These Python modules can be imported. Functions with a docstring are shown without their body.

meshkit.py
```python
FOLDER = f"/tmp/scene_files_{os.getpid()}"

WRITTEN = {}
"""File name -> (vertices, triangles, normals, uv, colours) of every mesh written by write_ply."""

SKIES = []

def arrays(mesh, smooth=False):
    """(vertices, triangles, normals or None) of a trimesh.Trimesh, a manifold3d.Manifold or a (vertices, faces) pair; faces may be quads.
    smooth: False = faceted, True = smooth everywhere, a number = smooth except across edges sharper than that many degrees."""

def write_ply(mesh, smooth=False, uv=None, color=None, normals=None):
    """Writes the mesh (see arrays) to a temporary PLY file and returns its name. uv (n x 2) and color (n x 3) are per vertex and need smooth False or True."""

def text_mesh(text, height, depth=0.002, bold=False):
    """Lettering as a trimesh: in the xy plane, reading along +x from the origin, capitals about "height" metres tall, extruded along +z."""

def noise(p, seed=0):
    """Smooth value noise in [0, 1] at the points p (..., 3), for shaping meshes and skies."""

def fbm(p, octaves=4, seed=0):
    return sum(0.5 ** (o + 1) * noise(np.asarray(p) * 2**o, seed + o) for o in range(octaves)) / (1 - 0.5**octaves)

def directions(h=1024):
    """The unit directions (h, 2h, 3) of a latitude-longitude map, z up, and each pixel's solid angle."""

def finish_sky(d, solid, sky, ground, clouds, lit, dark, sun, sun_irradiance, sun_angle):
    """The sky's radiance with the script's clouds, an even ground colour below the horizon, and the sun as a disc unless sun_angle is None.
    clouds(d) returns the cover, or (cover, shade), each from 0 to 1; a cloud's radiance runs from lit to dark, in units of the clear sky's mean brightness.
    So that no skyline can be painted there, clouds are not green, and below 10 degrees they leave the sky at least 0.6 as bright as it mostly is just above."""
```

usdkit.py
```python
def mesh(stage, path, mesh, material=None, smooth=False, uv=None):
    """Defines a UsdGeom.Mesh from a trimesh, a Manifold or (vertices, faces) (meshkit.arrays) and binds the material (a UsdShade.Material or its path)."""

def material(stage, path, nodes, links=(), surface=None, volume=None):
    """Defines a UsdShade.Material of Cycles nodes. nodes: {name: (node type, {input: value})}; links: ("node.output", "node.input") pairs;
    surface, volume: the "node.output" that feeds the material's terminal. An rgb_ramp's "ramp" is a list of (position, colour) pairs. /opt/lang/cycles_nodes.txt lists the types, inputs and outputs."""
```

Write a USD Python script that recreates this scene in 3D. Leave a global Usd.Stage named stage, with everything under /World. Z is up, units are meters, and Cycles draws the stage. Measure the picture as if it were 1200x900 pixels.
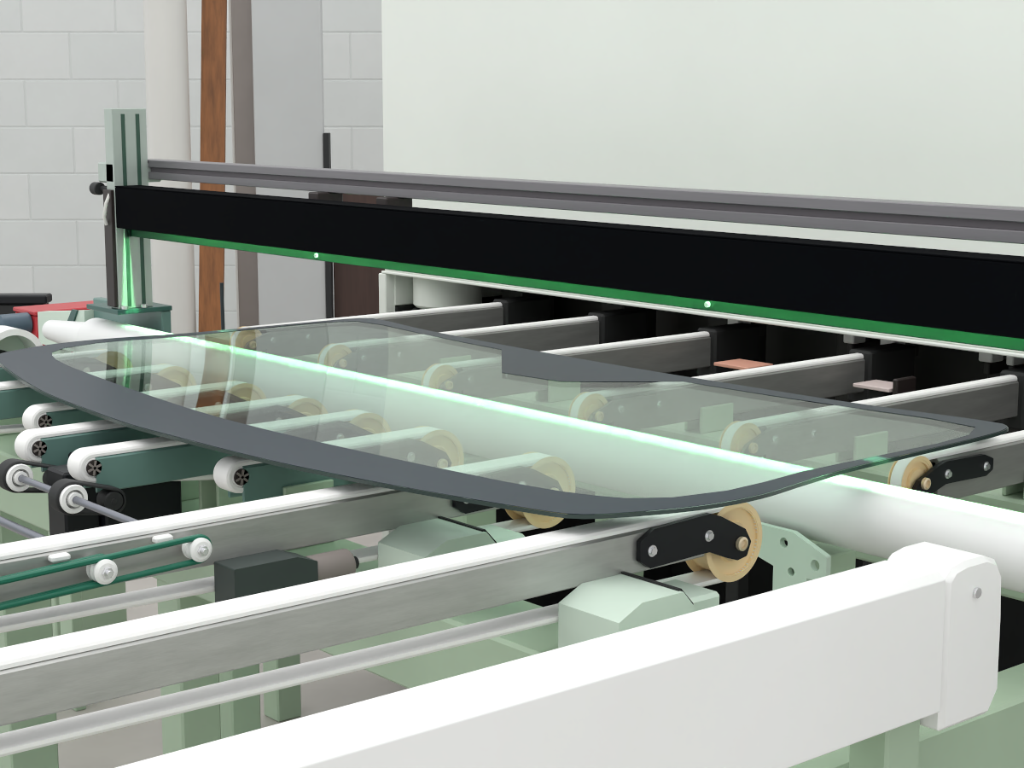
import math, random
import numpy as np, trimesh, manifold3d as mf, usdkit
from shapely.geometry import Polygon, Point, box as sbox
from shapely import affinity
from shapely.ops import unary_union
from pxr import Usd, UsdGeom, UsdLux, Gf, Sdf, UsdShade

random.seed(7); rng = np.random.default_rng(7)
stage = Usd.Stage.CreateInMemory()
UsdGeom.SetStageUpAxis(stage, 'Z'); UsdGeom.SetStageMetersPerUnit(stage, 1.0)
UsdGeom.Xform.Define(stage, '/World'); UsdGeom.Scope.Define(stage, '/World/Looks')
ZB = 0.9            # height of the belt tops above the floor; everything below is written relative to the belt tops

# ---------------------------------------------------------------- camera
cam = UsdGeom.Camera.Define(stage, '/World/camera')
RIGHT, UP, BACK = (0.641, 0.768, 0.0), (-0.126, 0.105, 0.986), (0.757, -0.632, 0.164)
def unit(v): v = np.array(v, float); return v / np.linalg.norm(v)
bk = unit(BACK); rt = unit(np.cross((0, 0, 1), bk)); up = np.cross(bk, rt)
cam.AddTransformOp().Set(Gf.Matrix4d(*rt, 0, *up, 0, *bk, 0, 0, 0, ZB + 0.42, 1))
cam.CreateHorizontalApertureAttr(36.0); cam.CreateVerticalApertureAttr(27.0)
cam.CreateFocalLengthAttr(36.0 * 2018.0 / 1200.0)
cam.CreateFStopAttr(0.0); cam.CreateFocusDistanceAttr(2.2)
cam.CreateClippingRangeAttr(Gf.Vec2f(0.05, 200))
cam.CreateExposureAttr(0.0)

# ---------------------------------------------------------------- light: hall daylight + ceiling lamps
dome = UsdLux.DomeLight.Define(stage, '/World/hall_light')
dome.CreateIntensityAttr(0.33); dome.CreateColorAttr(Gf.Vec3f(0.98, 1.0, 1.0))
def lamp(name, x, y, z, w, h, inten, col=(1.0, 0.985, 0.97)):
    l = UsdLux.RectLight.Define(stage, '/World/' + name)
    l.AddTranslateOp().Set(Gf.Vec3d(x, y, z + ZB)); l.CreateWidthAttr(w); l.CreateHeightAttr(h)
    l.CreateIntensityAttr(inten); l.CreateColorAttr(Gf.Vec3f(*col))
lamp('ceiling_lamp', -1.2, 0.6, 2.9, 2.4, 1.6, 2.3)
lamp('ceiling_lamp_001', -4.6, 2.6, 2.9, 2.4, 1.2, 2.3)
lamp('ceiling_lamp_002', -2.6, -0.8, 2.9, 2.4, 1.2, 2.2)

# ---------------------------------------------------------------- materials
def pmat(name, col, rough=0.5, metal=0.0, noise=0.0, scale=12.0, bump=0.0, stretch=None, spec=0.5, emit=None, coat=0.0):
    n = {'p': ('principled_bsdf', {'base_color': col, 'roughness': rough, 'metallic': metal, 'specular_ior_level': spec, 'coat_weight': coat})}
    L = []
    if emit: n['p'][1].update(emission_color=emit[0], emission_strength=emit[1])
    if noise or bump:
        n['g'] = ('texture_coordinate', {})
        n['m'] = ('mapping', {'scale': stretch or (1, 1, 1)})
        n['t'] = ('noise_texture', {'scale': scale, 'detail': 4.0, 'roughness': 0.6})
        L += [('g.object', 'm.vector'), ('m.vector', 't.vector')]
        if noise:
            a = [c * (1 - noise) for c in col]; b = [min(1, c * (1 + noise)) for c in col]
            n['r'] = ('rgb_ramp', {'ramp': [(0.25, a), (0.75, b)]})
            L += [('t.fac', 'r.fac'), ('r.color', 'p.base_color')]
        if bump:
            n['b'] = ('bump', {'strength': bump, 'distance': 0.01}); L += [('t.fac', 'b.height'), ('b.normal', 'p.normal')]
    return usdkit.material(stage, '/World/Looks/' + name, n, L, surface='p.BSDF')

M = {}
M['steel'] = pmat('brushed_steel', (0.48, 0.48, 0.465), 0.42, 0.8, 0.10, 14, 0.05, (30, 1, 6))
M['steel_dark'] = pmat('shaded_steel', (0.27, 0.27, 0.26), 0.45, 0.5, 0.12, 14, 0.05, (30, 1, 6))  # steel of the far beams, darkened for the shade towards the hood
M['teal'] = pmat('teal_paint_and_spill', (0.13, 0.235, 0.21), 0.32, 0.0, 0.10, 9)  # green lamp spill put into the belt beams' colour; plain paint elsewhere
M['teal_dark'] = pmat('dark_teal_paint', (0.03, 0.10, 0.085), 0.35, 0.0, 0.10, 9)
M['belt'] = pmat('white_belt', (0.90, 0.89, 0.88), 0.45, 0, 0.02, 30)
M['tube'] = pmat('white_tube', (0.82, 0.82, 0.82), 0.30, 0, 0.015, 6)
M['white'] = pmat('white_plastic', (0.90, 0.90, 0.89), 0.35, 0, 0.015, 6)
M['cream'] = pmat('cream_nylon', (0.93, 0.70, 0.40), 0.45, 0, 0.06, 10)
M['black'] = pmat('black_bracket', (0.006, 0.007, 0.010), 0.40, 0, 0.10, 20, spec=0.3)
M['panel_black'] = pmat('matt_black_panel', (0.0022, 0.0026, 0.0036), 0.8, 0, 0.10, 8, spec=0.03)
M['rubber'] = pmat('black_rubber', (0.012, 0.013, 0.014), 0.6, 0, 0.1, 20)
M['bolt'] = pmat('zinc_bolt', (0.80, 0.80, 0.82), 0.25, 0.9)
M['shaft_steel'] = pmat('shaft_steel', (0.24, 0.25, 0.29), 0.3, 0.75)
M['brass'] = pmat('pale_axle', (0.85, 0.70, 0.50), 0.35, 0.5)
M['green_frame'] = pmat('pale_green_paint', (0.40, 0.52, 0.38), 0.4, 0, 0.05, 5)
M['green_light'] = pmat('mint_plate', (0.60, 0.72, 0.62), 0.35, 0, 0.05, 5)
M['belt_green'] = pmat('green_round_belt', (0.0, 0.13, 0.075), 0.35)
M['alu'] = pmat('anodised_aluminium', (0.20, 0.193, 0.205), 0.42, 0.5, 0.06, 10, 0.0, (1, 20, 20))
M['alu_dark'] = pmat('rail_groove', (0.10, 0.09, 0.10), 0.5, 0.3)
M['post_alu'] = pmat('post_aluminium', (0.42, 0.48, 0.44), 0.45, 0.3, 0.05, 10)  # aluminium colour tinted with the green lamp light
M['post_dark'] = pmat('post_groove', (0.03, 0.08, 0.055), 0.5, 0.0)  # slot shade and green lamp light put into the colour
M['brown_black'] = pmat('brown_black_and_shade', (0.022, 0.015, 0.014), 0.5)
M['lip'] = pmat('lamp_lip', (0.0004, 0.066, 0.023), 0.7, 0, 0.05, 30)  # green lamp glow put into the lip's own colour
M['red'] = pmat('red_enamel', (0.50, 0.035, 0.045), 0.4, 0, 0.08, 10)
M['motor'] = pmat('blue_grey_motor', (0.07, 0.11, 0.15), 0.4, 0, 0.1, 20)
M['grey_green_box'] = pmat('grey_green_casing', (0.035, 0.05, 0.046), 0.5, 0, 0.1, 20)
M['hood'] = pmat('hood_sheet', (0.78, 0.805, 0.76), 0.45, 0, 0.02, 3)
M['cavity'] = pmat('dark_inside', (0.012, 0.013, 0.013), 0.7, 0, 0.2, 9)  # shade under the hood put into the near-black colour
M['cavity2'] = pmat('dark_machine', (0.03, 0.03, 0.028), 0.5, 0, 0.2, 9)
M['salmon'] = pmat('salmon_plate', (0.75, 0.38, 0.28), 0.5, 0, 0.06, 12)
M['pink'] = pmat('pale_pink_plate', (0.72, 0.60, 0.58), 0.5, 0, 0.05, 12)
M['tag'] = pmat('white_block', (0.85, 0.85, 0.84), 0.4)
M['plank'] = pmat('brown_wood', (0.25, 0.095, 0.028), 0.55, 0, 0.35, 9, 0.1, (6, 6, 0.6))
M['dark_brown'] = pmat('dark_brown_board', (0.055, 0.028, 0.022), 0.5, 0, 0.25, 7, 0, (6, 6, 0.6))
M['taupe'] = pmat('taupe_board', (0.24, 0.21, 0.195), 0.6, 0, 0.08, 6)
M['sheet'] = pmat('pale_grey_sheet', (0.49, 0.50, 0.50), 0.5, 0, 0.03, 4)
M['pipe'] = pmat('off_white_pipe', (0.66, 0.65, 0.62), 0.4, 0, 0.03, 4)
M['cable'] = pmat('dark_cable', (0.02, 0.03, 0.035), 0.5)
M['mortar'] = pmat('painted_joint', (0.62, 0.64, 0.63), 0.7, 0, 0.02, 9)
M['block_a'] = pmat('painted_block', (0.645, 0.665, 0.655), 0.6, 0, 0.03, 5, 0.15)
M['block_b'] = pmat('painted_block_light', (0.665, 0.68, 0.67), 0.6, 0, 0.03, 6, 0.15)
M['floor'] = pmat('sealed_concrete', (0.46, 0.43, 0.40), 0.45, 0, 0.12, 2.5, 0.03)
M['led'] = usdkit.material(stage, '/World/Looks/green_led', {'e': ('emission', {'color': (0.30, 1.0, 0.42), 'strength': 1300.0})}, surface='e.emission')

def glass_mat(name, tint):
    # see-through sheet whose reflection follows Schlick's curve on both faces; sun and lamp light pass
    return usdkit.material(stage, '/World/Looks/' + name, {
        't': ('transparent_bsdf', {'color': tint}), 'g': ('glossy_bsdf', {'color': (1, 1, 1), 'roughness': 0.015}),
        'w': ('layer_weight', {'blend': 0.5}), 'p': ('math', {'math_type': 'power', 'value2': 5.0}),
        's': ('math', {'math_type': 'multiply_add', 'value2': 0.66, 'value3': 0.04}), 'x': ('mix_closure', {})},
        [('w.facing', 'p.value1'), ('p.value', 's.value1'), ('s.value', 'x.fac'), ('t.BSDF', 'x.closure1'), ('g.BSDF', 'x.closure2')],
        surface='x.closure')
M['glass'] = glass_mat('windshield_glass', (0.88, 0.965, 0.92))
M['frit'] = pmat('black_ceramic_print', (0.034, 0.046, 0.060), 0.42, 0, 0.04, 40, spec=0.22)
M['edge'] = pmat('ground_glass_edge', (0.03, 0.05, 0.045), 0.3)

# ---------------------------------------------------------------- naming helpers
used = {}
def numbered(path):
    n = used.get(path, 0); used[path] = n + 1
    return path if n == 0 else f'{path}_{n:03d}'
base = {}                                    # prim path -> world offset of the thing
def setdata(p, label=None, cat=None, group=None, kind=None):
    for k, v in (('label', label), ('category', cat), ('group', group), ('kind', kind)):
        if v: p.SetCustomDataByKey(k, v)
def thing(name, label, cat, loc, group=None):
    path = numbered('/World/' + name)
    x = UsdGeom.Xform.Define(stage, path); loc = np.array(loc, float)
    x.AddTranslateOp().Set(Gf.Vec3d(loc[0], loc[1], loc[2] + ZB)); base[path] = loc
    setdata(x.GetPrim(), label, cat, group)
    return path
def part(parent, name, mesh, m, smooth=30, label=None, kind=None):
    path = numbered(parent + '/' + name)
    off = base.get(parent)
    if off is None: off = base[parent.rsplit('/', 1)[0]]
    v, f = tri(mesh)
    p = usdkit.mesh(stage, path, trimesh.Trimesh(v - off, f, process=False), M[m], smooth=smooth).GetPrim()
    base[path] = off
    setdata(p, label, None, None, kind)
    return path
def solid(name, mesh, m, label=None, cat=None, group=None, kind=None, smooth=30):
    path = numbered('/World/' + name)
    v, f = tri(mesh); off = np.array([*(v.min(0)[:2] + v.max(0)[:2]) / 2, v[:, 2].min()])
    g = usdkit.mesh(stage, path, trimesh.Trimesh(v - off, f, process=False), M[m], smooth=smooth)
    g.AddTranslateOp().Set(Gf.Vec3d(off[0], off[1], off[2] + ZB)); base[path] = off
    setdata(g.GetPrim(), label, cat, group, kind)
    return path
def tri(mesh):
    if hasattr(mesh, 'to_mesh'):
        m = mesh.to_mesh(); return np.array(m.vert_properties[:, :3], float), np.array(m.tri_verts)
    return np.array(mesh.vertices, float), np.array(mesh.faces)

# ---------------------------------------------------------------- shape helpers
def bx(x0, x1, y0, y1, z0, z1, b=0.0015):
    """box with chamfered edges"""
    b = min(b, (x1 - x0) / 3, (y1 - y0) / 3, (z1 - z0) / 3); pts = []
    for i in (0, 1):
        for j in (0, 1):
            for k in (0, 1):
                c = np.array([(x0, x1)[i], (y0, y1)[j], (z0, z1)[k]]); s = np.array([1 - 2 * i, 1 - 2 * j, 1 - 2 * k]) * b
                for a in range(3):
                    d = s.copy(); d[a] = 0; pts.append(c + d)
    return trimesh.convex.convex_hull(np.array(pts))
def join(*ms): return trimesh.util.concatenate([trimesh.Trimesh(*tri(m), process=False) for m in ms])
def extr(poly, t, axis, at):
    """extrude a shapely polygon by t along axis, its low face at 'at'. axis x: poly in (y,z); y: (x,z); z: (x,y)"""
    m = trimesh.creation.extrude_polygon(poly, t); v = m.vertices.copy()
    if axis == 'x': m.vertices = np.stack([v[:, 2] + at, v[:, 0], v[:, 1]], 1)
    elif axis == 'y': m.vertices = np.stack([v[:, 0], v[:, 2] + at, v[:, 1]], 1); m.invert()
    else: m.vertices = np.stack([v[:, 0], v[:, 1], v[:, 2] + at], 1)
    return m
def lathe(profile, axis, c, n=40):
    """profile: (radius, along) points; axis 'x','y','z' through c"""
    m = trimesh.creation.revolve(np.array(profile, float), sections=n); v = m.vertices.copy()
    o = {'x': (2, 0, 1), 'y': (1, 2, 0), 'z': (0, 1, 2)}[axis]
    m.vertices = v[:, o] + np.array(c, float)
    if m.volume < 0: m.invert()
    return m
def cyl(r, a0, a1, axis, c, n=32, b=None):
    b = min(r, a1 - a0) * 0.12 if b is None else b
    return lathe([(0, a0), (r - b, a0), (r, a0 + b), (r, a1 - b), (r - b, a1), (0, a1)], axis, c, n)
def tube(pts, r, n=10, close=False):
    pts = np.array(pts, float); k = len(pts)
    if close: t = np.roll(pts, -1, 0) - np.roll(pts, 1, 0)
    else: t = np.gradient(pts, axis=0)
    t /= np.linalg.norm(t, axis=1, keepdims=True)
    ref = np.array([0.31, 0.2, 0.93]) if abs(t[:, 2]).mean() < 0.8 else np.array([1.0, 0.1, 0])
    u = np.cross(t, ref); u /= np.linalg.norm(u, axis=1, keepdims=True); w = np.cross(t, u)
    a = np.linspace(0, 2 * np.pi, n, endpoint=False)
    V = (pts[:, None] + r * (np.cos(a)[None, :, None] * u[:, None] + np.sin(a)[None, :, None] * w[:, None])).reshape(-1, 3)
    F = []
    for i in range(k if close else k - 1):
        for j in range(n):
            p, q = i * n + j, i * n + (j + 1) % n; p2, q2 = ((i + 1) % k) * n + j, ((i + 1) % k) * n + (j + 1) % n
            F += [(p, q, q2), (p, q2, p2)]
    if not close:
        V = np.vstack([V, pts[:1], pts[-1:]]); 
        for j in range(n): F += [(len(V) - 2, (j + 1) % n, j), (len(V) - 1, (k - 1) * n + j, (k - 1) * n + (j + 1) % n)]
    m = trimesh.Trimesh(V, F, process=False)
    if m.volume < 0: m.invert()
    return m
def loop_path(c0, r0, c1, r1, n=16):
    """closed (y,z) path round two circles, its straight parts sampled too"""
    h = unary_union([Point(c0).buffer(r0, n), Point(c1).buffer(r1, n)]).convex_hull
    P = np.array(h.exterior.coords)[:-1]
    out = []
    for a, b in zip(P, np.roll(P, -1, 0)):
        k = max(1, int(np.linalg.norm(b - a) / 0.12))
        for i in range(k): out.append(a + (b - a) * i / k)
    return np.array(out)
def belt_loop(path, x, w, t):
    """flat belt with rounded outer corners following a closed (y,z) path (its inner side), centred on x"""
    d = np.roll(path, -1, 0) - np.roll(path, 1, 0); d /= np.linalg.norm(d, axis=1, keepdims=True)
    nrm = np.stack([d[:, 1], -d[:, 0]], 1)
    c = path.mean(0)
    if ((path - c) * nrm).sum() < 0: nrm = -nrm
    h = w / 2; pr = [(-h, 0), (-h, t * .45), (-h + t * .22, t * .8), (-h + t * .7, t), (h - t * .7, t), (h - t * .22, t * .8), (h, t * .45), (h, 0)]
    k, n = len(path), len(pr)
    V = np.array([[x + p[0], *(path[i] + nrm[i] * p[1])] for i in range(k) for p in pr]); F = []
    for i in range(k):
        for j in range(n):
            a, b = i * n + j, i * n + (j + 1) % n; a2, b2 = ((i + 1) % k) * n + j, ((i + 1) % k) * n + (j + 1) % n
            F += [(a, b, b2), (a, b2, a2)]
    m = trimesh.Trimesh(V, F, process=False)
    if m.volume < 0: m.invert()
    return m

# ================================================================ SETTING
setdata(stage.GetPrimAtPath(solid('floor', bx(-9, 4, -3, 9, -0.95, -0.9, 0.002), 'floor', smooth=False)), kind='structure')
rv, fv = np.array([0.641, 0.768, 0.0]), np.array([-0.768, 0.641, 0.0])
def yawed(mesh):            # (s right, d ahead, z) as the hall's back wall runs -> world
    v, f = tri(mesh); return trimesh.Trimesh(v[:, :1] * rv + v[:, 1:2] * fv + v[:, 2:] * [0, 0, 1.0], f, process=False)
DW = 7.5
wall = solid('wall_back', yawed(bx(-3.2, 3.0, DW, DW + 0.2, -0.9, 2.0, 0.002)), 'mortar', kind='structure', smooth=False)
row = 0
z = -0.9 + 0.006
zrow = -0.1055 - 0.2 * 4          # joints fall at z = -0.1055 + 0.2 k
k = 0
while zrow < 1.95:
    z0, z1 = max(zrow + 0.002, -0.899), min(zrow + 0.198, 1.995)
    s = -3.2 + (0.2 if k % 2 else 0.0) - 0.09
    while s < 0.6:
        s0, s1 = max(s + 0.002, -3.195), s + 0.398
        if s1 - s0 > 0.03 and z1 - z0 > 0.03:
            part(wall, 'block', yawed(bx(s0, s1, DW - 0.0022 - 0.0006 * rng.random(), DW + 0.01, z0, z1, 0.003)), 'block_a' if rng.random() < 0.6 else 'block_b', smooth=False)
        s += 0.4
    zrow += 0.2; k += 1

# ================================================================ CONVEYOR FRAME
fr = thing('conveyor_frame', 'pale green painted steel frame carrying all the belt conveyors and white tube', 'machine frame', (-1.9, 1.4, -0.9))
part(fr, 'crossbeam', bx(-3.0, -1.05, 1.06, 1.17, -0.215, -0.118, 0.004), 'green_frame')
part(fr, 'crossbeam', bx(-3.3, -1.05, 1.86, 1.95, -0.215, -0.085, 0.004), 'green_frame')
part(fr, 'crossbeam', bx(-3.0, -1.05, 0.22, 0.32, -0.215, -0.118, 0.004), 'green_frame')
part(fr, 'side_rail', bx(-3.1, -3.0, 0.2, 2.2, -0.225, -0.13, 0.004), 'green_frame')
part(fr, 'side_rail', bx(-1.05, -0.98, 0.32, 1.86, -0.30, -0.20, 0.004), 'green_frame')
for x, y in ((-3.05, 0.3), (-3.05, 1.9), (-2.0, 1.1), (-1.015, 1.82), (-1.015, 0.42), (-2.0, 1.9)):
    part(fr, 'leg', bx(x - 0.03, x + 0.03, y - 0.03, y + 0.03, -0.9, -0.2, 0.003), 'green_frame')
# bracket plate with bolt holes that holds the tube
def plate_with_holes(poly, holes): 
    return poly.difference(unary_union([Point(*h[:2]).buffer(h[2], 12) for h in holes]))
pl = plate_with_holes(Polygon([(-1.318, -0.072), (-1.262, -0.072), (-1.214, -0.090), (-1.214, -0.114), (-1.242, -0.116), (-1.242, -0.24), (-1.286, -0.24), (-1.286, -0.112), (-1.318, -0.104)]).buffer(0.003),
                      [(-1.274, -0.084, 0.006), (-1.227, -0.101, 0.0065), (-1.262, -0.116, 0.005), (-1.262, -0.165, 0.005)])
part(fr, 'tube_bracket', extr(pl, 0.008, 'y', 1.470), 'green_light')
part(fr, 'bracket_backing', bx(-1.288, -1.24, 1.480, 1.56, -0.24, -0.100, 0.002), 'green_frame')
part(fr, 'post', bx(-1.29, -1.238, 1.49, 1.55, -0.9, -0.2403, 0.003), 'green_frame')
part(fr, 'post', bx(-2.62, -2.56, 1.49, 1.55, -0.9, -0.088, 0.003), 'green_frame')
part(fr, 'post', bx(-1.95, -1.89, 1.49, 1.55, -0.9, -0.088, 0.003), 'green_frame')

# ================================================================ WHITE TUBE
tb = thing('inspection_tube', 'long white round tube across the conveyors with bright green light on its crest', 'tube', (-1.9, 1.52, -0.0465))
part(tb, 'tube_body', lathe([(0, -1.20), (0.036, -1.20), (0.0405, -1.196), (0.0405, 1.35), (0.036, 1.354), (0, 1.354)], 'x', (-1.9, 1.52, -0.0465), 72), 'tube')
part(tb, 'end_bearing', lathe([(0, -1.40), (0.016, -1.40), (0.0205, -1.395), (0.034, -1.2035), (0.030, -1.2005), (0, -1.2005)], 'x', (-1.9, 1.52, -0.050), 48), 'tube')

# ================================================================ BELT CONVEYORS
def wheel(parent, x, yc, zc, r, w, mat='cream'):
    p = part(parent, 'pulley', lathe([(0, -w / 2 + 0.004), (r * 0.30, -w / 2 + 0.004), (r * 0.34, -w / 2 + 0.006), (r * 0.66, -w / 2 + 0.006), (r * 0.72, -w / 2), (r * 0.95, -w / 2),
                (r, -w / 2 + 0.002), (r, w / 2 - 0.002), (r * 0.95, w / 2), (r * 0.80, w / 2), (r * 0.76, w / 2 - 0.005), (r * 0.36, w / 2 - 0.005), (r * 0.32, w / 2), (0, w / 2)], 'x', (x, yc, zc), 56), mat)
    return p
def bolt(parent, x, y, z, r=0.0045):
    hexa = Polygon([(y + r * math.cos(a), z + r * math.sin(a)) for a in np.arange(6) * math.pi / 3 + 0.3])
    part(parent, 'bolt', join(extr(hexa, 0.004, 'x', x), cyl(r * 1.45, 0, 0.0012, 'x', (x, y, z), 20)), 'bolt')

# dog-leg bracket outline (along the beam, up), measured from the pulley's axle
BR = Polygon([(-0.143, 0.024), (-0.126, 0.033), (-0.046, 0.036), (-0.031, 0.031), (0.006, 0.012), (0.014, -0.001), (0.009, -0.013), (-0.003, -0.015), (-0.018, -0.010), (-0.045, 0.001), (-0.059, 0.001), (-0.131, -0.001), (-0.143, 0.007)]).buffer(0.003)
TB = 0.0075
def conveyor(label, x, yp, rp, ye, re, s=1, side='steel', bracket='black', height=0.050, group=None, far_w=0.034, bscale=1.0, near=True, hubs=True, hub='brown_black'):
    """belt conveyor along y: a flanged pulley (groove radius rp) at yp, a small roller (re) at ye; s = +1 when the pulley is the end away from the camera"""
    t = thing('belt_conveyor', label, 'conveyor', (x, (yp + ye) / 2, -0.9), group)
    zp, ze = -TB - rp, -TB - re
    hw, w = (0.019, 0.034) if s > 0 else (0.0125, 0.019)
    part(t, 'belt', belt_loop(loop_path((ye, ze), re, (yp, zp), rp), x, w, TB), 'belt')
    lo, hi = sorted((yp - s * (rp + TB + 0.004), ye + s * re * 0.2))
    prof = Polygon([(-hw, -0.0105), (-hw + 0.003, -0.0080), (hw - 0.003, -0.0080), (hw, -0.0105), (hw, -height), (hw - 0.003, -height - 0.002), (hw - 0.005, -height), (hw - 0.005, -0.013), (-hw + 0.005, -0.013), (-hw + 0.005, -height), (-hw + 0.003, -height - 0.002), (-hw, -height)])
    part(t, 'beam', extr(affinity.translate(prof, x, 0), hi - lo, 'y', lo), side, smooth=False)
    R, W = rp + TB, w + 0.0015; g_ = w / 2 + 0.0002
    wp = part(t, 'pulley', lathe([(0, -W / 2), (R, -W / 2), (R, -g_), (rp, -g_), (rp, g_), (R - 0.0006, g_), (R, W / 2 - 0.0004), (R * 0.86, W / 2), (R * 0.82, W / 2 - 0.004), (R * 0.52, W / 2 - 0.0045), (R * 0.48, W / 2 - 0.001), (0, W / 2 - 0.001)], 'x', (x, yp, zp), 56), 'cream')
    zb = zp if s > 0 else zp - 0.006
    bz = bscale if s > 0 else bscale * 0.72
    bp = affinity.translate(affinity.scale(BR, s * bscale, bz, origin=(0, 0)), yp, zb)
    for sx in (1, -1):
        q = part(t, 'bracket_plate', extr(bp, 0.006, 'x', x + hw + 0.0002 if sx > 0 else x - hw - 0.0062), bracket, smooth=False)
        if sx > 0:
            for dy, dz in ((-0.130, 0.014), (-0.048, 0.016)):
                bolt(q, x + hw + 0.0061, yp + s * dy * bscale, zb + dz * bz, 0.0042 * bscale)
            part(q, 'axle', lathe([(0, 0), (0.0065 * bscale, 0), (0.0075 * bscale, 0.001), (0.0075 * bscale, 0.005), (0.005 * bscale, 0.006), (0.004 * bscale, 0.003), (0, 0.003)], 'x', (x + hw + 0.006, yp, zp), 24), 'brass')
    if near:        # end roller with spoked hub
        r = part(t, 'end_roller', cyl(re, -w / 2, w / 2, 'x', (x, ye, ze), 36), 'belt' if hubs else 'cavity2')
        if not hubs: return t
        part(r, 'hub', cyl(re * 0.78, 0.0165, 0.019, 'x', (x, ye, ze), 28), hub)
        spokes = [extr(affinity.translate(affinity.rotate(sbox(-re * .7, -re * .1, re * .7, re * .1), a, origin=(0, 0)), ye, ze), 0.0015, 'x', x + 0.0188) for a in (20, 80, 140)]
        part(r, 'spokes', join(*spokes), 'taupe')
    return t
def saddle(t, x, y, mat='green_light'):
    """clamp on the crossbeam that grips the beam's side"""
    a = Polygon([(y - 0.075, -0.1177), (y - 0.075, -0.062), (y - 0.045, -0.048), (y + 0.010, -0.048), (y + 0.026, -0.066), (y + 0.026, -0.1177)])
    c = part(t, 'saddle_clamp', extr(a, 0.085, 'x', x + 0.0195), mat)
    b = Polygon([(y + 0.008, -0.046), (y + 0.012, -0.046), (y + 0.029, -0.064), (y + 0.029, -0.1177), (y + 0.026, -0.1177), (y + 0.026, -0.066), (y + 0.010, -0.048), (y + 0.008, -0.048)])
    part(c, 'gasket', extr(b, 0.08, 'x', x + 0.0195), 'rubber')
    part(c, 'clamp_lip', bx(x + 0.0195, x + 0.085, y + 0.030, y + 0.085, -0.1177, -0.066, 0.004), mat)

def feet(t, x, y0, y1, z0, z1, o=0.0193):
    for a in (x - o - 0.006, x + o): part(t, 'foot', bx(a, a + 0.006, y0, y1, z0, z1, 0.001), 'green_frame', smooth=False)
YP = 1.315
cB = conveyor('long steel conveyor nearest the viewer, its cream wheel and black bolted bracket beyond the windshield', -1.225, YP, 0.036, 0.22, 0.03, 1, 'steel', near=False)
saddle(cB, -1.225, 1.14)
cA = conveyor('long steel belt conveyor with two white pulleys and green round belts on its side', -1.525, YP, 0.036, 0.22, 0.03, 1, 'steel', near=False)
saddle(cA, -1.525, 1.14)
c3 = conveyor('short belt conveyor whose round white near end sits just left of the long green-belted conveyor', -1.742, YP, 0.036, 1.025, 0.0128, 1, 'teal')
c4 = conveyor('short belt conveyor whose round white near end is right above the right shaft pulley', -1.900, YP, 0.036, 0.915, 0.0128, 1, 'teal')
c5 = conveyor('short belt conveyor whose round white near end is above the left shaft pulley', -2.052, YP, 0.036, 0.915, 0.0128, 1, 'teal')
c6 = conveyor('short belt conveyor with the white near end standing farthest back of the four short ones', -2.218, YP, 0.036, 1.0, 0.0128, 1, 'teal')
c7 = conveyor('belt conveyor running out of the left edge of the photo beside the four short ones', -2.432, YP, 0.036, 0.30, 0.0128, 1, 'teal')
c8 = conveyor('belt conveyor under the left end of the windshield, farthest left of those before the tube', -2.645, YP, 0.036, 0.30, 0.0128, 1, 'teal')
for t, x in ((c3, -1.742), (c4, -1.90), (c5, -2.052), (c6, -2.218), (c7, -2.432), (c8, -2.645)):
    feet(t, x, 1.08, 1.15, -0.1177, -0.040)
feet(cB, -1.225, 0.24, 0.30, -0.1177, -0.040); feet(cA, -1.525, 0.24, 0.30, -0.1177, -0.040)

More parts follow.
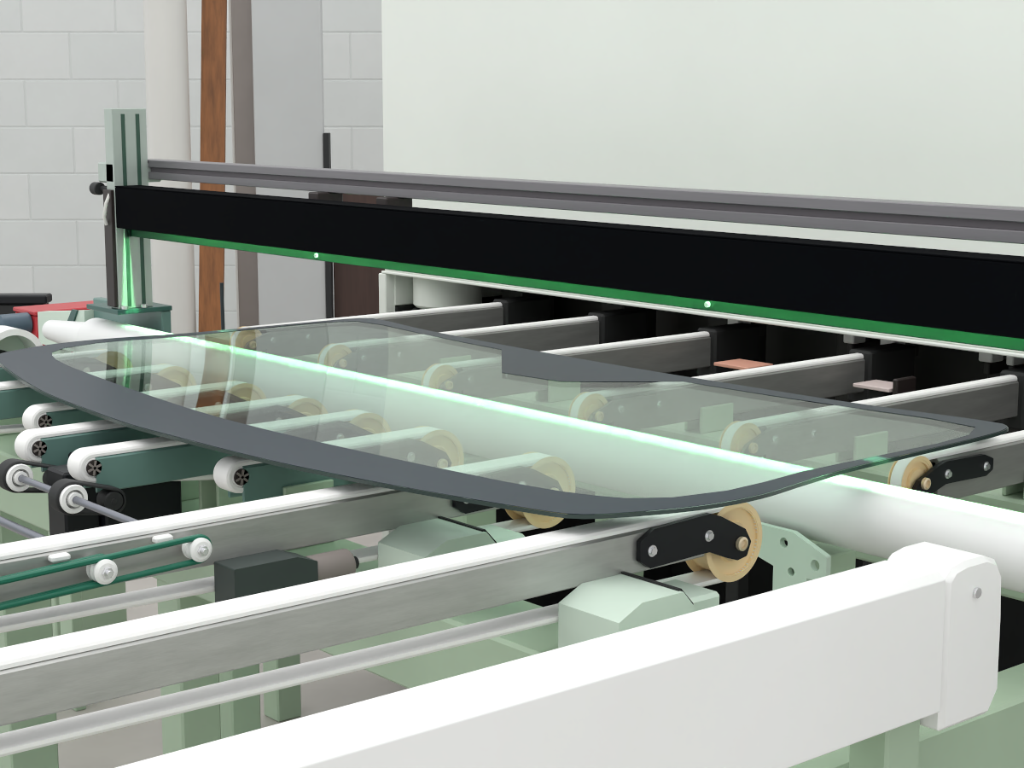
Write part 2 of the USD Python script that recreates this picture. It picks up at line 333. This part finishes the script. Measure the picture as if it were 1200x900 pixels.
# beyond the tube
FAR = [(-2.752, 'grey belt conveyor beyond the tube, leftmost of the six running under the white hood'), (-2.458, 'grey belt conveyor beyond the tube, second from the left of the six'),
       (-2.160, 'grey belt conveyor beyond the tube, third from the left of the six'), (-1.808, 'grey belt conveyor beyond the tube, just right of the salmon plate'),
       (-1.512, 'grey belt conveyor beyond the tube, just right of the pale pink plate'), (-1.238, 'grey belt conveyor beyond the tube with a black bolted bracket, rightmost of the six')]
for x, lab in FAR:
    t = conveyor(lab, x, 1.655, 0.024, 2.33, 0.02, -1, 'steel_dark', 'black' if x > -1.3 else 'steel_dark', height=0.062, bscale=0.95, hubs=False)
    feet(t, x, 1.87, 1.94, -0.0847, -0.045, 0.0128)
    part(t, 'shade_block', bx(x - 0.024, x + 0.024, 2.263, 2.385, -0.085, 0.0045, 0.004), 'cavity')  # dark block added so the belts end in the hood's shade

# green round belts and their pulleys on the long conveyor
def cord_pulley(label, y, z):
    p = thing('belt_pulley', label, 'pulley', (-1.50, y, z), 'white belt pulleys on the conveyor side')
    x0 = -1.5058
    part(p, 'grooved_body', lathe([(0, 0), (0.007, 0), (0.007, 0.004), (0.0115, 0.006), (0.0122, 0.008), (0.0088, 0.011), (0.0122, 0.014), (0.0122, 0.016), (0.0088, 0.019), (0.0122, 0.022), (0.0122, 0.025), (0.009, 0.027), (0.005, 0.027), (0, 0.027)], 'x', (x0, y, z), 36), 'white')
    part(p, 'hub_nut', join(cyl(0.0058, 0.0268, 0.030, 'x', (x0, y, z), 6), cyl(0.0032, 0.03, 0.034, 'x', (x0, y, z), 16)), 'bolt')
    return p
PA, PB = (0.728, -0.030), (0.832, -0.026)
cord_pulley('white grooved pulley nearer the left edge, guiding the green round belts', *PA)
cord_pulley('white grooved pulley at the right end of the green round belts', *PB)
def cord(label, c0, r0, c1, r1, x):
    P = loop_path(c0, r0, c1, r1, 12)
    return solid('round_belt', tube(np.column_stack([np.full(len(P), x), P]), 0.0032, 8, True), 'belt_green', label, 'drive belt', 'green round drive belts')
cord('dark green round belt looped round both white pulleys', (0.20, -0.050), 0.0122, PB, 0.0122, -1.5058 + 0.019)
cord('dark green round belt looped round the left white pulley only, behind the other', (0.20, -0.056), 0.0122, PA, 0.0122, -1.5058 + 0.011)
for lab, y in (('small white clip plate above the left grooved pulley', 0.690), ('small white clip plate above the right grooved pulley', 0.800)):
    solid('clip_plate', bx(-1.5058, -1.4955, y - 0.010, y + 0.010, -0.0165, -0.0095, 0.002), 'tag', lab, 'clip', 'white clip plates')

# drive shaft with two toothed pulleys and black timing belts to the short conveyors
sh = solid('drive_shaft', cyl(0.0045, -2.10, -1.545, 'x', (0, 0.871, -0.046), 20), 'shaft_steel', 'thin steel shaft through the two white pulleys with black belts', 'shaft')
solid('drive_shaft', cyl(0.0055, -2.42, -1.72, 'x', (0, 0.836, -0.092), 20), 'shaft_steel', 'thicker bare steel shaft low at the left edge, below the pulley shaft', 'shaft')
for lab, x in (('white toothed pulley with black belt on the shaft, left one', -2.012), ('white toothed pulley with black belt on the shaft, right one', -1.862)):
    p = thing('shaft_pulley', lab, 'pulley', (x, 0.871, -0.046), 'white shaft pulleys')
    c = (x, 0.871, -0.046)
    part(p, 'rim', lathe([(0.0115, 0.004), (0.0115, 0.017), (0.0165, 0.017), (0.0175, 0.015), (0.0165, 0.012), (0.0165, -0.015), (0.008, -0.015), (0.008, 0.004), (0.0115, 0.004)], 'x', c, 36), 'white')
    part(p, 'hub', lathe([(0.0047, 0.0035), (0.0047, 0.020), (0.0085, 0.020), (0.0090, 0.0035), (0.0047, 0.0035)], 'x', c, 24), 'white')
    P = loop_path((0.871, -0.046), 0.0168, (0.925, -0.058), 0.013, 14)
    m = belt_loop(P, x - 0.0015, 0.024, 0.0035)
    solid('timing_belt', m, 'rubber', 'black timing belt wrapped round the ' + ('left' if x < -1.95 else 'right') + ' white shaft pulley', 'drive belt', 'black timing belts')
    q = thing('idler_wheel', 'black idler wheel inside the far end of the ' + ('left' if x < -1.95 else 'right') + ' black timing belt', 'wheel', (x, 0.925, -0.058))
    part(q, 'wheel', cyl(0.0128, -0.013, 0.010, 'x', (x, 0.925, -0.058), 28), 'rubber')
    part(q, 'axle', cyl(0.004, -0.022, 0.0105, 'x', (x, 0.925, -0.058), 14), 'rubber')
solid('drive_mount', join(bx(-2.025, -1.922, 0.948, 1.055, -0.117, -0.028, 0.003), bx(-1.985, -1.935, 0.90, 0.947, -0.16, -0.034, 0.003)), 'black', 'black drive mount between the two timing belts', 'machine part')

# motor casing slung under the long conveyor
mo = thing('gear_motor', 'dark grey-green casing slung under the long green-belted conveyor', 'motor', (-1.525, 0.9, -0.1))
part(mo, 'casing', extr(Polygon([(0.862, -0.050), (0.935, -0.050), (0.958, -0.058), (0.958, -0.086), (0.94, -0.097), (0.862, -0.097)]).buffer(0.002), 0.040, 'x', -1.5057), 'grey_green_box')
part(mo, 'end_flange', cyl(0.017, 0.9605, 1.012, 'y', (-1.486, 0, -0.073), 24), 'taupe')
part(mo, 'shaft_end', cyl(0.007, 1.0121, 1.022, 'y', (-1.486, 0, -0.073), 16), 'rubber')

# ================================================================ WHITE GUARDS AT BOTH SIDES
gd = thing('guard_cover', 'big white rounded guard cover in the lower right foreground corner', 'machine cover', (-0.93, 0.8, -0.9))
rp = Polygon([(-0.972, -0.13), (-0.972, -0.011), (-0.966, -0.005), (-0.908, -0.003), (-0.901, -0.008), (-0.901, -0.13)]).buffer(0.002)
part(gd, 'rail_cover', extr(rp, 1.0175, 'y', 0.24), 'white')
hd = Polygon([(1.266, -0.15), (1.266, -0.012), (1.275, -0.003), (1.292, 0.0), (1.322, 0.0), (1.338, -0.006), (1.347, -0.020), (1.349, -0.06), (1.349, -0.13), (1.335, -0.15)]).buffer(0.003)
m = extr(hd, 0.066, 'x', -0.971)
core = extr(hd.buffer(-0.005), 0.076, 'x', -0.976)
v = np.vstack([m.vertices, core.vertices])
part(gd, 'end_housing', trimesh.convex.convex_hull(v), 'white')
part(gd, 'bolt', cyl(0.005, 0, 0.003, 'x', (-0.8998, 1.306, -0.028), 14), 'bolt')
part(gd, 'leg', bx(-0.965, -0.92, 1.21, 1.26, -0.9, -0.14, 0.003), 'green_frame'); part(gd, 'leg', bx(-0.965, -0.92, 0.26, 0.31, -0.9, -0.13, 0.003), 'green_frame')
a = thing('arched_guard', 'white arched guard at the left edge beside the left end of the windshield', 'machine cover', (-2.86, 1.2, -0.1))
AC = (1.222, -0.030)
ring = Point(0, 0).buffer(0.058, 24).difference(Point(0, 0).buffer(0.047, 24)).intersection(sbox(-1, -0.012, 1, 1))
part(a, 'arch', extr(affinity.translate(ring, *AC), 0.060, 'x', -2.86), 'white')
part(a, 'back_plate', extr(affinity.translate(Point(0, 0).buffer(0.0475, 24).intersection(sbox(-1, -0.012, 1, 1)), *AC), 0.006, 'x', -2.86), 'green_light')
part(a, 'hub', cyl(0.013, -2.854, -2.81, 'x', (0, AC[0] - 0.005, AC[1] + 0.004), 24), 'rubber')
part(a, 'stand', bx(-2.86, -2.80, 1.18, 1.27, -0.9, -0.0415, 0.003), 'green_frame')

# ================================================================ WINDSHIELD
half = [(0, 0.978), (0.11, 0.983), (0.20, 0.989), (0.30, 1.000), (0.40, 1.018), (0.50, 1.039), (0.577, 1.057), (0.64, 1.072), (0.686, 1.085), (0.712, 1.110), (0.734, 1.158), (0.7515, 1.220), (0.755, 1.292), (0.742, 1.375), (0.731, 1.458), (0.726, 1.549), (0.719, 1.701), (0.711, 1.775), (0.694, 1.806), (0.655, 1.812), (0.47, 1.793), (0.18, 1.785), (0, 1.783)]
inn = [(0, 1.108), (0.10, 1.111), (0.217, 1.118), (0.342, 1.127), (0.43, 1.134), (0.53, 1.142), (0.604, 1.153), (0.645, 1.165), (0.674, 1.178), (0.704, 1.214), (0.720, 1.278), (0.717, 1.338), (0.707, 1.411), (0.707, 1.496), (0.708, 1.647), (0.700, 1.72), (0.675, 1.768), (0.60, 1.776), (0.476, 1.766), (0.349, 1.760), (0.21, 1.757)]
XC = -1.905
def smooth_ring(h, closed_top=None):
    from scipy.interpolate import CubicSpline
    P = np.array(h); Q = np.vstack([P, P[::-1][(1 if P[-1, 0] == 0 else 0):-1] * [-1, 1]]) if closed_top is None else P
    return Q
def resample(P, step=0.015):
    """Catmull-Rom through a closed ring"""
    out = []; n = len(P)
    for i in range(n):
        p0, p1, p2, p3 = P[i - 1], P[i], P[(i + 1) % n], P[(i + 2) % n]; k = max(1, int(np.linalg.norm(p2 - p1) / step))
        for j in range(k):
            t = j / k
            out.append(0.5 * (2 * p1 + (p2 - p0) * t + (2 * p0 - 5 * p1 + 4 * p2 - p3) * t * t + (3 * p1 - p0 - 3 * p2 + p3) * t ** 3))
    return np.array(out)
def leftward(P): P = np.array(P, float); P[:, 0] *= np.where(P[:, 0] < 0, 0.965, 1.0); return P
outer = Polygon(resample(leftward(smooth_ring(half))) + [XC, 0]).buffer(0)
ip = np.array(inn)
inner = Polygon(leftward(np.vstack([ip, ip[::-1][:-1] * [-1, 1]])) + [XC, 0]).buffer(0).buffer(0.006).buffer(-0.006)
# the black mirror patch hangs into the clear area from the far edge
patch = Polygon([(-0.240, 1.90), (-0.224, 1.763), (-0.075, 1.641), (0.042, 1.652), (0.178, 1.758), (0.20, 1.90)]).buffer(0.006)
inner = inner.difference(affinity.translate(patch, XC, 0)).buffer(-0.004).buffer(0.004)
def sag(x, y): return 0.001 + 0.016 * (1 - np.clip(1 - ((x - XC) / 0.72) ** 2, 0, 1) * np.clip(1 - ((y - 1.405) / 0.418) ** 2, 0, 1))
def dense(ring, step):
    P = np.array(ring.coords)[:-1]; out = []
    for a, b in zip(P, np.roll(P, -1, 0)):
        k = max(1, int(math.ceil(np.linalg.norm(b - a) / step)))
        out += [a + (b - a) * t / k for t in range(k)]
    return np.array(out)
def slab(poly, dz0, dz1, step=0.012, grid=0.022):
    """bent plate over a plan outline: even triangles, so that reflections stay smooth"""
    from scipy.spatial import Delaunay
    import shapely
    rings = [dense(q, step) for q in (poly.exterior, *poly.interiors)]
    x0, y0, x1, y1 = poly.bounds
    gx, gy = np.meshgrid(np.arange(x0, x1, grid), np.arange(y0, y1, grid)); gx[::2] += grid / 2
    G = np.column_stack([gx.ravel(), gy.ravel()]); G = G[shapely.contains_xy(poly.buffer(-step * 0.6), G[:, 0], G[:, 1])]
    P = np.vstack(rings + [G]); T = Delaunay(P).simplices
    c = P[T].mean(1); a, b, d = P[T[:, 0]], P[T[:, 1]], P[T[:, 2]]
    area = (b[:, 0] - a[:, 0]) * (d[:, 1] - a[:, 1]) - (b[:, 1] - a[:, 1]) * (d[:, 0] - a[:, 0])
    T = T[shapely.contains_xy(poly, c[:, 0], c[:, 1]) & (np.abs(area) > 1e-10)]
    z = sag(P[:, 0], P[:, 1]); n = len(P)
    V = np.vstack([np.column_stack([P, z + dz0]), np.column_stack([P, z + dz1])])
    F = [T[:, ::-1], T + n]; o = 0
    for k, q in enumerate(rings):
        m = len(q); i = np.arange(m) + o; j2 = np.roll(i, -1); o += m
        F += [np.column_stack([i, j2, j2 + n]), np.column_stack([i, j2 + n, i + n])]
    m = trimesh.Trimesh(V, np.vstack(F), process=False); m.fix_normals(); return m
ws = thing('windshield', 'curved clear car windshield with a black printed border lying across the belt conveyors', 'windshield', (XC, 1.45, 0.002))
part(ws, 'glass_pane', slab(outer.buffer(-0.0012), 0.0, 0.004), 'glass', smooth=40)
part(ws, 'frit_border', slab(outer.buffer(-0.0015).difference(inner), 0.0042, 0.0046), 'frit', smooth=40, label='black ceramic border, wide along the near edge, with a mirror patch on the far edge')
part(ws, 'ground_edge', slab(outer.difference(outer.buffer(-0.0010)), 0.0, 0.004, 0.012, 5.0), 'edge', smooth=40)

# ================================================================ GANTRY WITH GREEN LINE LAMP
g = thing('scanner_gantry', 'long black scanner panel with a green lit lower edge spanning above the white tube', 'scanner', (-1.9, 1.52, -0.04))
XL, XR = -2.945, -0.45
part(g, 'front_panel', bx(XL, XR, 1.496, 1.517, 0.180, 0.256, 0.0015), 'panel_black')
part(g, 'rear_panel', bx(XL, XR, 1.526, 1.548, 0.1625, 0.256, 0.0012), 'lip', label='rear plate whose lower lip has green lamp glow in its colour')
part(g, 'top_cover', bx(XL, XR, 1.496, 1.548, 0.2562, 0.258, 0.0005), 'panel_black')
for x in (XL, XR - 0.003): part(g, 'end_cap', bx(x, x + 0.003, 1.5172, 1.5258, 0.1625, 0.256, 0.0003), 'panel_black', smooth=False)  # added to stop lamp light leaking out of the slit ends
part(g, 'led_strip', bx(XL + 0.12, XR - 0.06, 1.5200, 1.5230, 0.2475, 0.2555, 0.0005), 'led')
for x in (-2.315, -1.453):
    part(g, 'lip_screw', cyl(0.0035, 1.526, 1.5305, 'y', (x, -0.0042, 0.1705), 14), 'tag')
# left post: slotted aluminium profile, a dark strip painting its shaded side, foot plate and bolts
pst = part(g, 'post', bx(-2.985, -2.954, 1.500, 1.571, 0.026, 0.40, 0.001), 'post_alu')
for y in (1.5185, 1.5485): part(pst, 'groove', bx(-2.9545, -2.9528, y, y + 0.0075, 0.030, 0.39, 0.0003), 'post_dark')
part(g, 'shaded_face', bx(-2.987, -2.9555, 1.4925, 1.4995, 0.030, 0.25, 0.001), 'brown_black')
ft = part(g, 'foot_plate', bx(-3.07, -2.940, 1.490, 1.605, 0.017, 0.026, 0.001), 'teal_dark')
for y in (1.508, 1.548): part(ft, 'bolt', cyl(0.0065, 0.026, 0.033, 'z', (-2.9455, y, 0), 12), 'bolt')
part(g, 'side_plate', bx(-3.235, -2.945, 1.585, 1.605, -0.1297, 0.0168, 0.002), 'teal')
part(g, 'post', bx(-0.50, -0.46, 1.500, 1.571, -0.9, 0.40, 0.001), 'post_alu')
# slotted rail above the panel
rl = part(g, 'rail', join(bx(-3.0, -0.46, 1.572, 1.612, 0.268, 0.2815, 0.001), bx(-3.0, -0.46, 1.572, 1.612, 0.2905, 0.304, 0.001)), 'alu')
part(rl, 'slot', bx(-2.999, -0.461, 1.577, 1.611, 0.2813, 0.2907, 0.0003), 'alu_dark')
for x in (-2.36, -2.17):
    part(g, 'rail_bracket', bx(x - 0.014, x + 0.014, 1.549, 1.60, 0.245, 0.2685, 0.002), 'brown_black')
part(g, 'end_bracket', bx(-3.02, -2.955, 1.50, 1.60, 0.262, 0.300, 0.003), 'post_alu')
part(g, 'clamp_knob', join(cyl(0.012, -3.035, -3.012, 'x', (0, 1.50, 0.250), 18), cyl(0.006, -3.012, -2.985, 'x', (0, 1.505, 0.250), 12)), 'rubber')
part(g, 'end_cable', tube([(-2.965, 1.497, 0.245), (-2.962, 1.486, 0.225), (-2.968, 1.484, 0.20), (-2.972, 1.490, 0.185)], 0.0035, 8), 'pipe', label='short pale cable looping beside the panel end')
# clamp on the tube's left end, catching the green light
tc = thing('end_bracket', 'pale mint bracket plate behind the left tube end, tinted green by the lamp', 'bracket', (-3.35, 1.58, -0.9))
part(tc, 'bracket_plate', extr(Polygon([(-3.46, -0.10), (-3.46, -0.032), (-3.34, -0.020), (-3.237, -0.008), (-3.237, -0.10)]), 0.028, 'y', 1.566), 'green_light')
part(tc, 'strap', extr(Polygon([(-3.33, -0.06), (-3.285, -0.010), (-3.262, -0.010), (-3.30, -0.06)]), 0.004, 'y', 1.5618), 'teal_dark')
part(tc, 'bracket_leg', bx(-3.42, -3.36, 1.567, 1.593, -0.9, -0.1002, 0.002), 'green_frame')

# ================================================================ RED MACHINE, BLACK CABINET AT LEFT
rd = thing('red_machine_box', 'red painted machine box at the far left end of the white tube', 'machine box', (-3.64, 1.72, -0.9))
part(rd, 'body', bx(-3.70, -3.590, 1.62, 1.83, -0.22, -0.058, 0.003), 'red')
part(rd, 'stand', bx(-3.69, -3.60, 1.64, 1.82, -0.9, -0.2202, 0.003), 'green_frame', label='pale green stand')
part(rd, 'lid', bx(-3.703, -3.587, 1.617, 1.833, -0.0578, -0.048, 0.002), 'red')
mt = thing('small_motor', 'blue-grey round motor end on the front of the red box', 'motor', (-3.62, 1.58, -0.1))
part(mt, 'motor_body', lathe([(0, 1.545), (0.020, 1.545), (0.025, 1.551), (0.025, 1.6165), (0, 1.6165)], 'y', (-3.625, 0, -0.078), 30), 'motor')
part(mt, 'motor_cap', cyl(0.013, 1.538, 1.5448, 'y', (-3.625, 0, -0.078), 24), 'motor')
bc = thing('black_cabinet', 'black cabinet at the left edge in front of the painted block wall', 'cabinet', (-4.0, 1.9, -0.9))
part(bc, 'body', yawed(bx(-1.80, -1.226, 4.5, 4.54, -0.9, -0.115, 0.004)), 'rubber')
part(bc, 'top', yawed(bx(-1.81, -1.22, 4.49, 4.55, -0.1148, -0.092, 0.004)), 'black')

# ================================================================ WHITE HOOD MACHINE BEHIND
h = thing('hood_machine', 'big pale white machine hood behind the black panel with a dark opening underneath', 'machine hood', (-1.5, 2.7, -0.9))
part(h, 'front_panel', bx(-3.17, -0.2, 2.270, 2.285, 0.034, 1.35, 0.002), 'hood')
part(h, 'front_edge', bx(-3.172, -0.2, 2.262, 2.287, 0.028, 0.0338, 0.0015), 'hood')
part(h, 'top_panel', bx(-3.17, -0.2, 2.286, 3.2, 1.335, 1.35, 0.002), 'hood')
part(h, 'end_panel', bx(-3.17, -3.152, 2.286, 3.19, -0.046, 1.334, 0.002), 'hood')
part(h, 'corner_post', bx(-3.183, -3.155, 2.262, 2.290, -0.9, 0.0275, 0.002), 'hood')
part(h, 'back_panel', bx(-3.17, -0.2, 3.19, 3.2, -0.9, 1.334, 0.002), 'cavity')  # back and sides added down to the floor, shutting out hall light
part(h, 'right_panel', bx(-0.215, -0.2, 2.286, 3.189, -0.9, 1.334, 0.002), 'hood')
part(h, 'end_drum', lathe([(0, -0.046), (0.072, -0.046), (0.078, -0.040), (0.078, 0.026), (0, 0.026)], 'z', (-3.068, 2.372, 0), 48), 'hood')
part(h, 'drum_base', lathe([(0, -0.239), (0.078, -0.239), (0.080, -0.052), (0, -0.052)], 'z', (-3.068, 2.372, 0), 48), 'rubber')
part(h, 'left_skirt', bx(-3.168, -3.154, 2.291, 3.189, -0.9, -0.0465, 0.002), 'cavity')
part(h, 'inner_tray', bx(-3.153, -0.216, 2.30, 3.188, -0.26, -0.24, 0.002), 'cavity')
part(h, 'inner_ceiling', bx(-3.10, -0.216, 2.42, 3.188, 0.03, 0.04, 0.002), 'cavity')
part(h, 'inner_shield', bx(-3.0, -0.216, 2.62, 2.64, -0.239, 0.029, 0.002), 'cavity2')
for i, x in enumerate((-2.95, -2.62, -2.31, -1.985, -1.66, -1.37)):
    part(h, 'roller_stand', bx(x - 0.035, x + 0.035, 2.46, 2.56, -0.239, 0.002, 0.004), 'cavity2')
for x, w in ((-2.207, 0.015), (-1.931, 0.012), (-1.847, 0.015), (-1.647, 0.013), (-1.60, 0.007)):
    part(h, 'guide_block', bx(x - w, x + w, 2.385, 2.42, -0.008, 0.012, 0.002), 'tag')
    part(h, 'guide_arm', bx(x - 0.006, x + 0.006, 2.39, 2.47, -0.03, -0.0085, 0.002), 'cavity2')
s1 = thing('side_plate', 'salmon coloured flat plate in the dark gap between two conveyors under the hood edge', 'plate', (-2.03, 2.22, -0.9))
part(s1, 'plate_top', bx(-2.075, -1.995, 2.195, 2.262, -0.046, -0.040, 0.001), 'salmon')
part(s1, 'stand', bx(-2.05, -2.02, 2.21, 2.24, -0.9, -0.0462, 0.002), 'cavity')
s2 = thing('side_plate', 'pale pink flat plate under the hood edge, right of the salmon one', 'plate', (-1.73, 2.22, -0.9))
part(s2, 'plate_top', bx(-1.765, -1.692, 2.195, 2.255, -0.044, -0.038, 0.001), 'pink')
part(s2, 'stand', bx(-1.745, -1.715, 2.21, 2.24, -0.9, -0.0442, 0.002), 'cavity')
part(s2, 'stop_block', bx(-1.690, -1.680, 2.20, 2.25, -0.06, -0.022, 0.002), 'brown_black')

# ================================================================ THINGS STANDING AT THE BACK WALL
solid('white_column', yawed(lathe([(0, -0.9), (0.073, -0.9), (0.073, 1.95), (0, 1.95)], 'z', (-1.182, 6.0, 0), 40)), 'pipe', 'off-white round column between the green-lit post and the brown plank', 'column')
solid('wood_plank', yawed(trimesh.convex.convex_hull(np.array([[-1.030 + d + t * 0.030, 5.90 + t * 0.25 + e, -0.9 + t * 1.9] for t in (0, 1) for d in (-0.073, 0.012) for e in (0, 0.02)]))), 'plank', 'tall brown wooden plank leaning behind the left end of the black panel', 'plank')
solid('slim_pipe', yawed(cyl(0.020, -0.9, 1.6, 'z', (-0.985, 6.25, 0), 24)), 'pipe', 'slim pale pipe right beside the brown plank', 'pipe')
solid('taupe_board', yawed(bx(-0.965, -0.885, 6.05, 6.09, -0.9, 0.85, 0.003)), 'taupe', 'narrow taupe board between the slim pipe and the pale grey sheet', 'board')
ps = thing('grey_sheet', 'broad pale grey sheet standing left of the dark brown board', 'sheet', (-4.4, 3.5, -0.9))
part(ps, 'sheet_panel', yawed(bx(-0.885, -0.648, 5.98, 6.02, -0.9, 1.15, 0.003)), 'sheet')
part(ps, 'edge_strip', yawed(bx(-0.6478, -0.628, 5.97, 6.03, -0.9, 0.30, 0.002)), 'rubber')
solid('brown_board', yawed(bx(-0.625, -0.25, 6.02, 6.06, -0.9, 0.10, 0.003)), 'dark_brown', 'dark brown board behind the white corner post of the hood', 'board')
def wall_pt(px_s, d, z): return px_s * rv + d * fv + np.array([0, 0, z])
cb = [wall_pt(-0.90 - 0.03 * t + 0.004 * math.sin(9 * t), 5.3, 0.05 - 1.0 * (1 - t) ** 1) for t in np.linspace(0, 1, 14)]
solid('hanging_cable', tube([wall_pt(-0.905 + 0.022 * t * t, 5.35, -0.15 - 0.745 * t) for t in np.linspace(0, 1, 14)] , 0.006, 8), 'cable', 'dark thin cable hanging down in front of the slim pale pipe', 'cable')
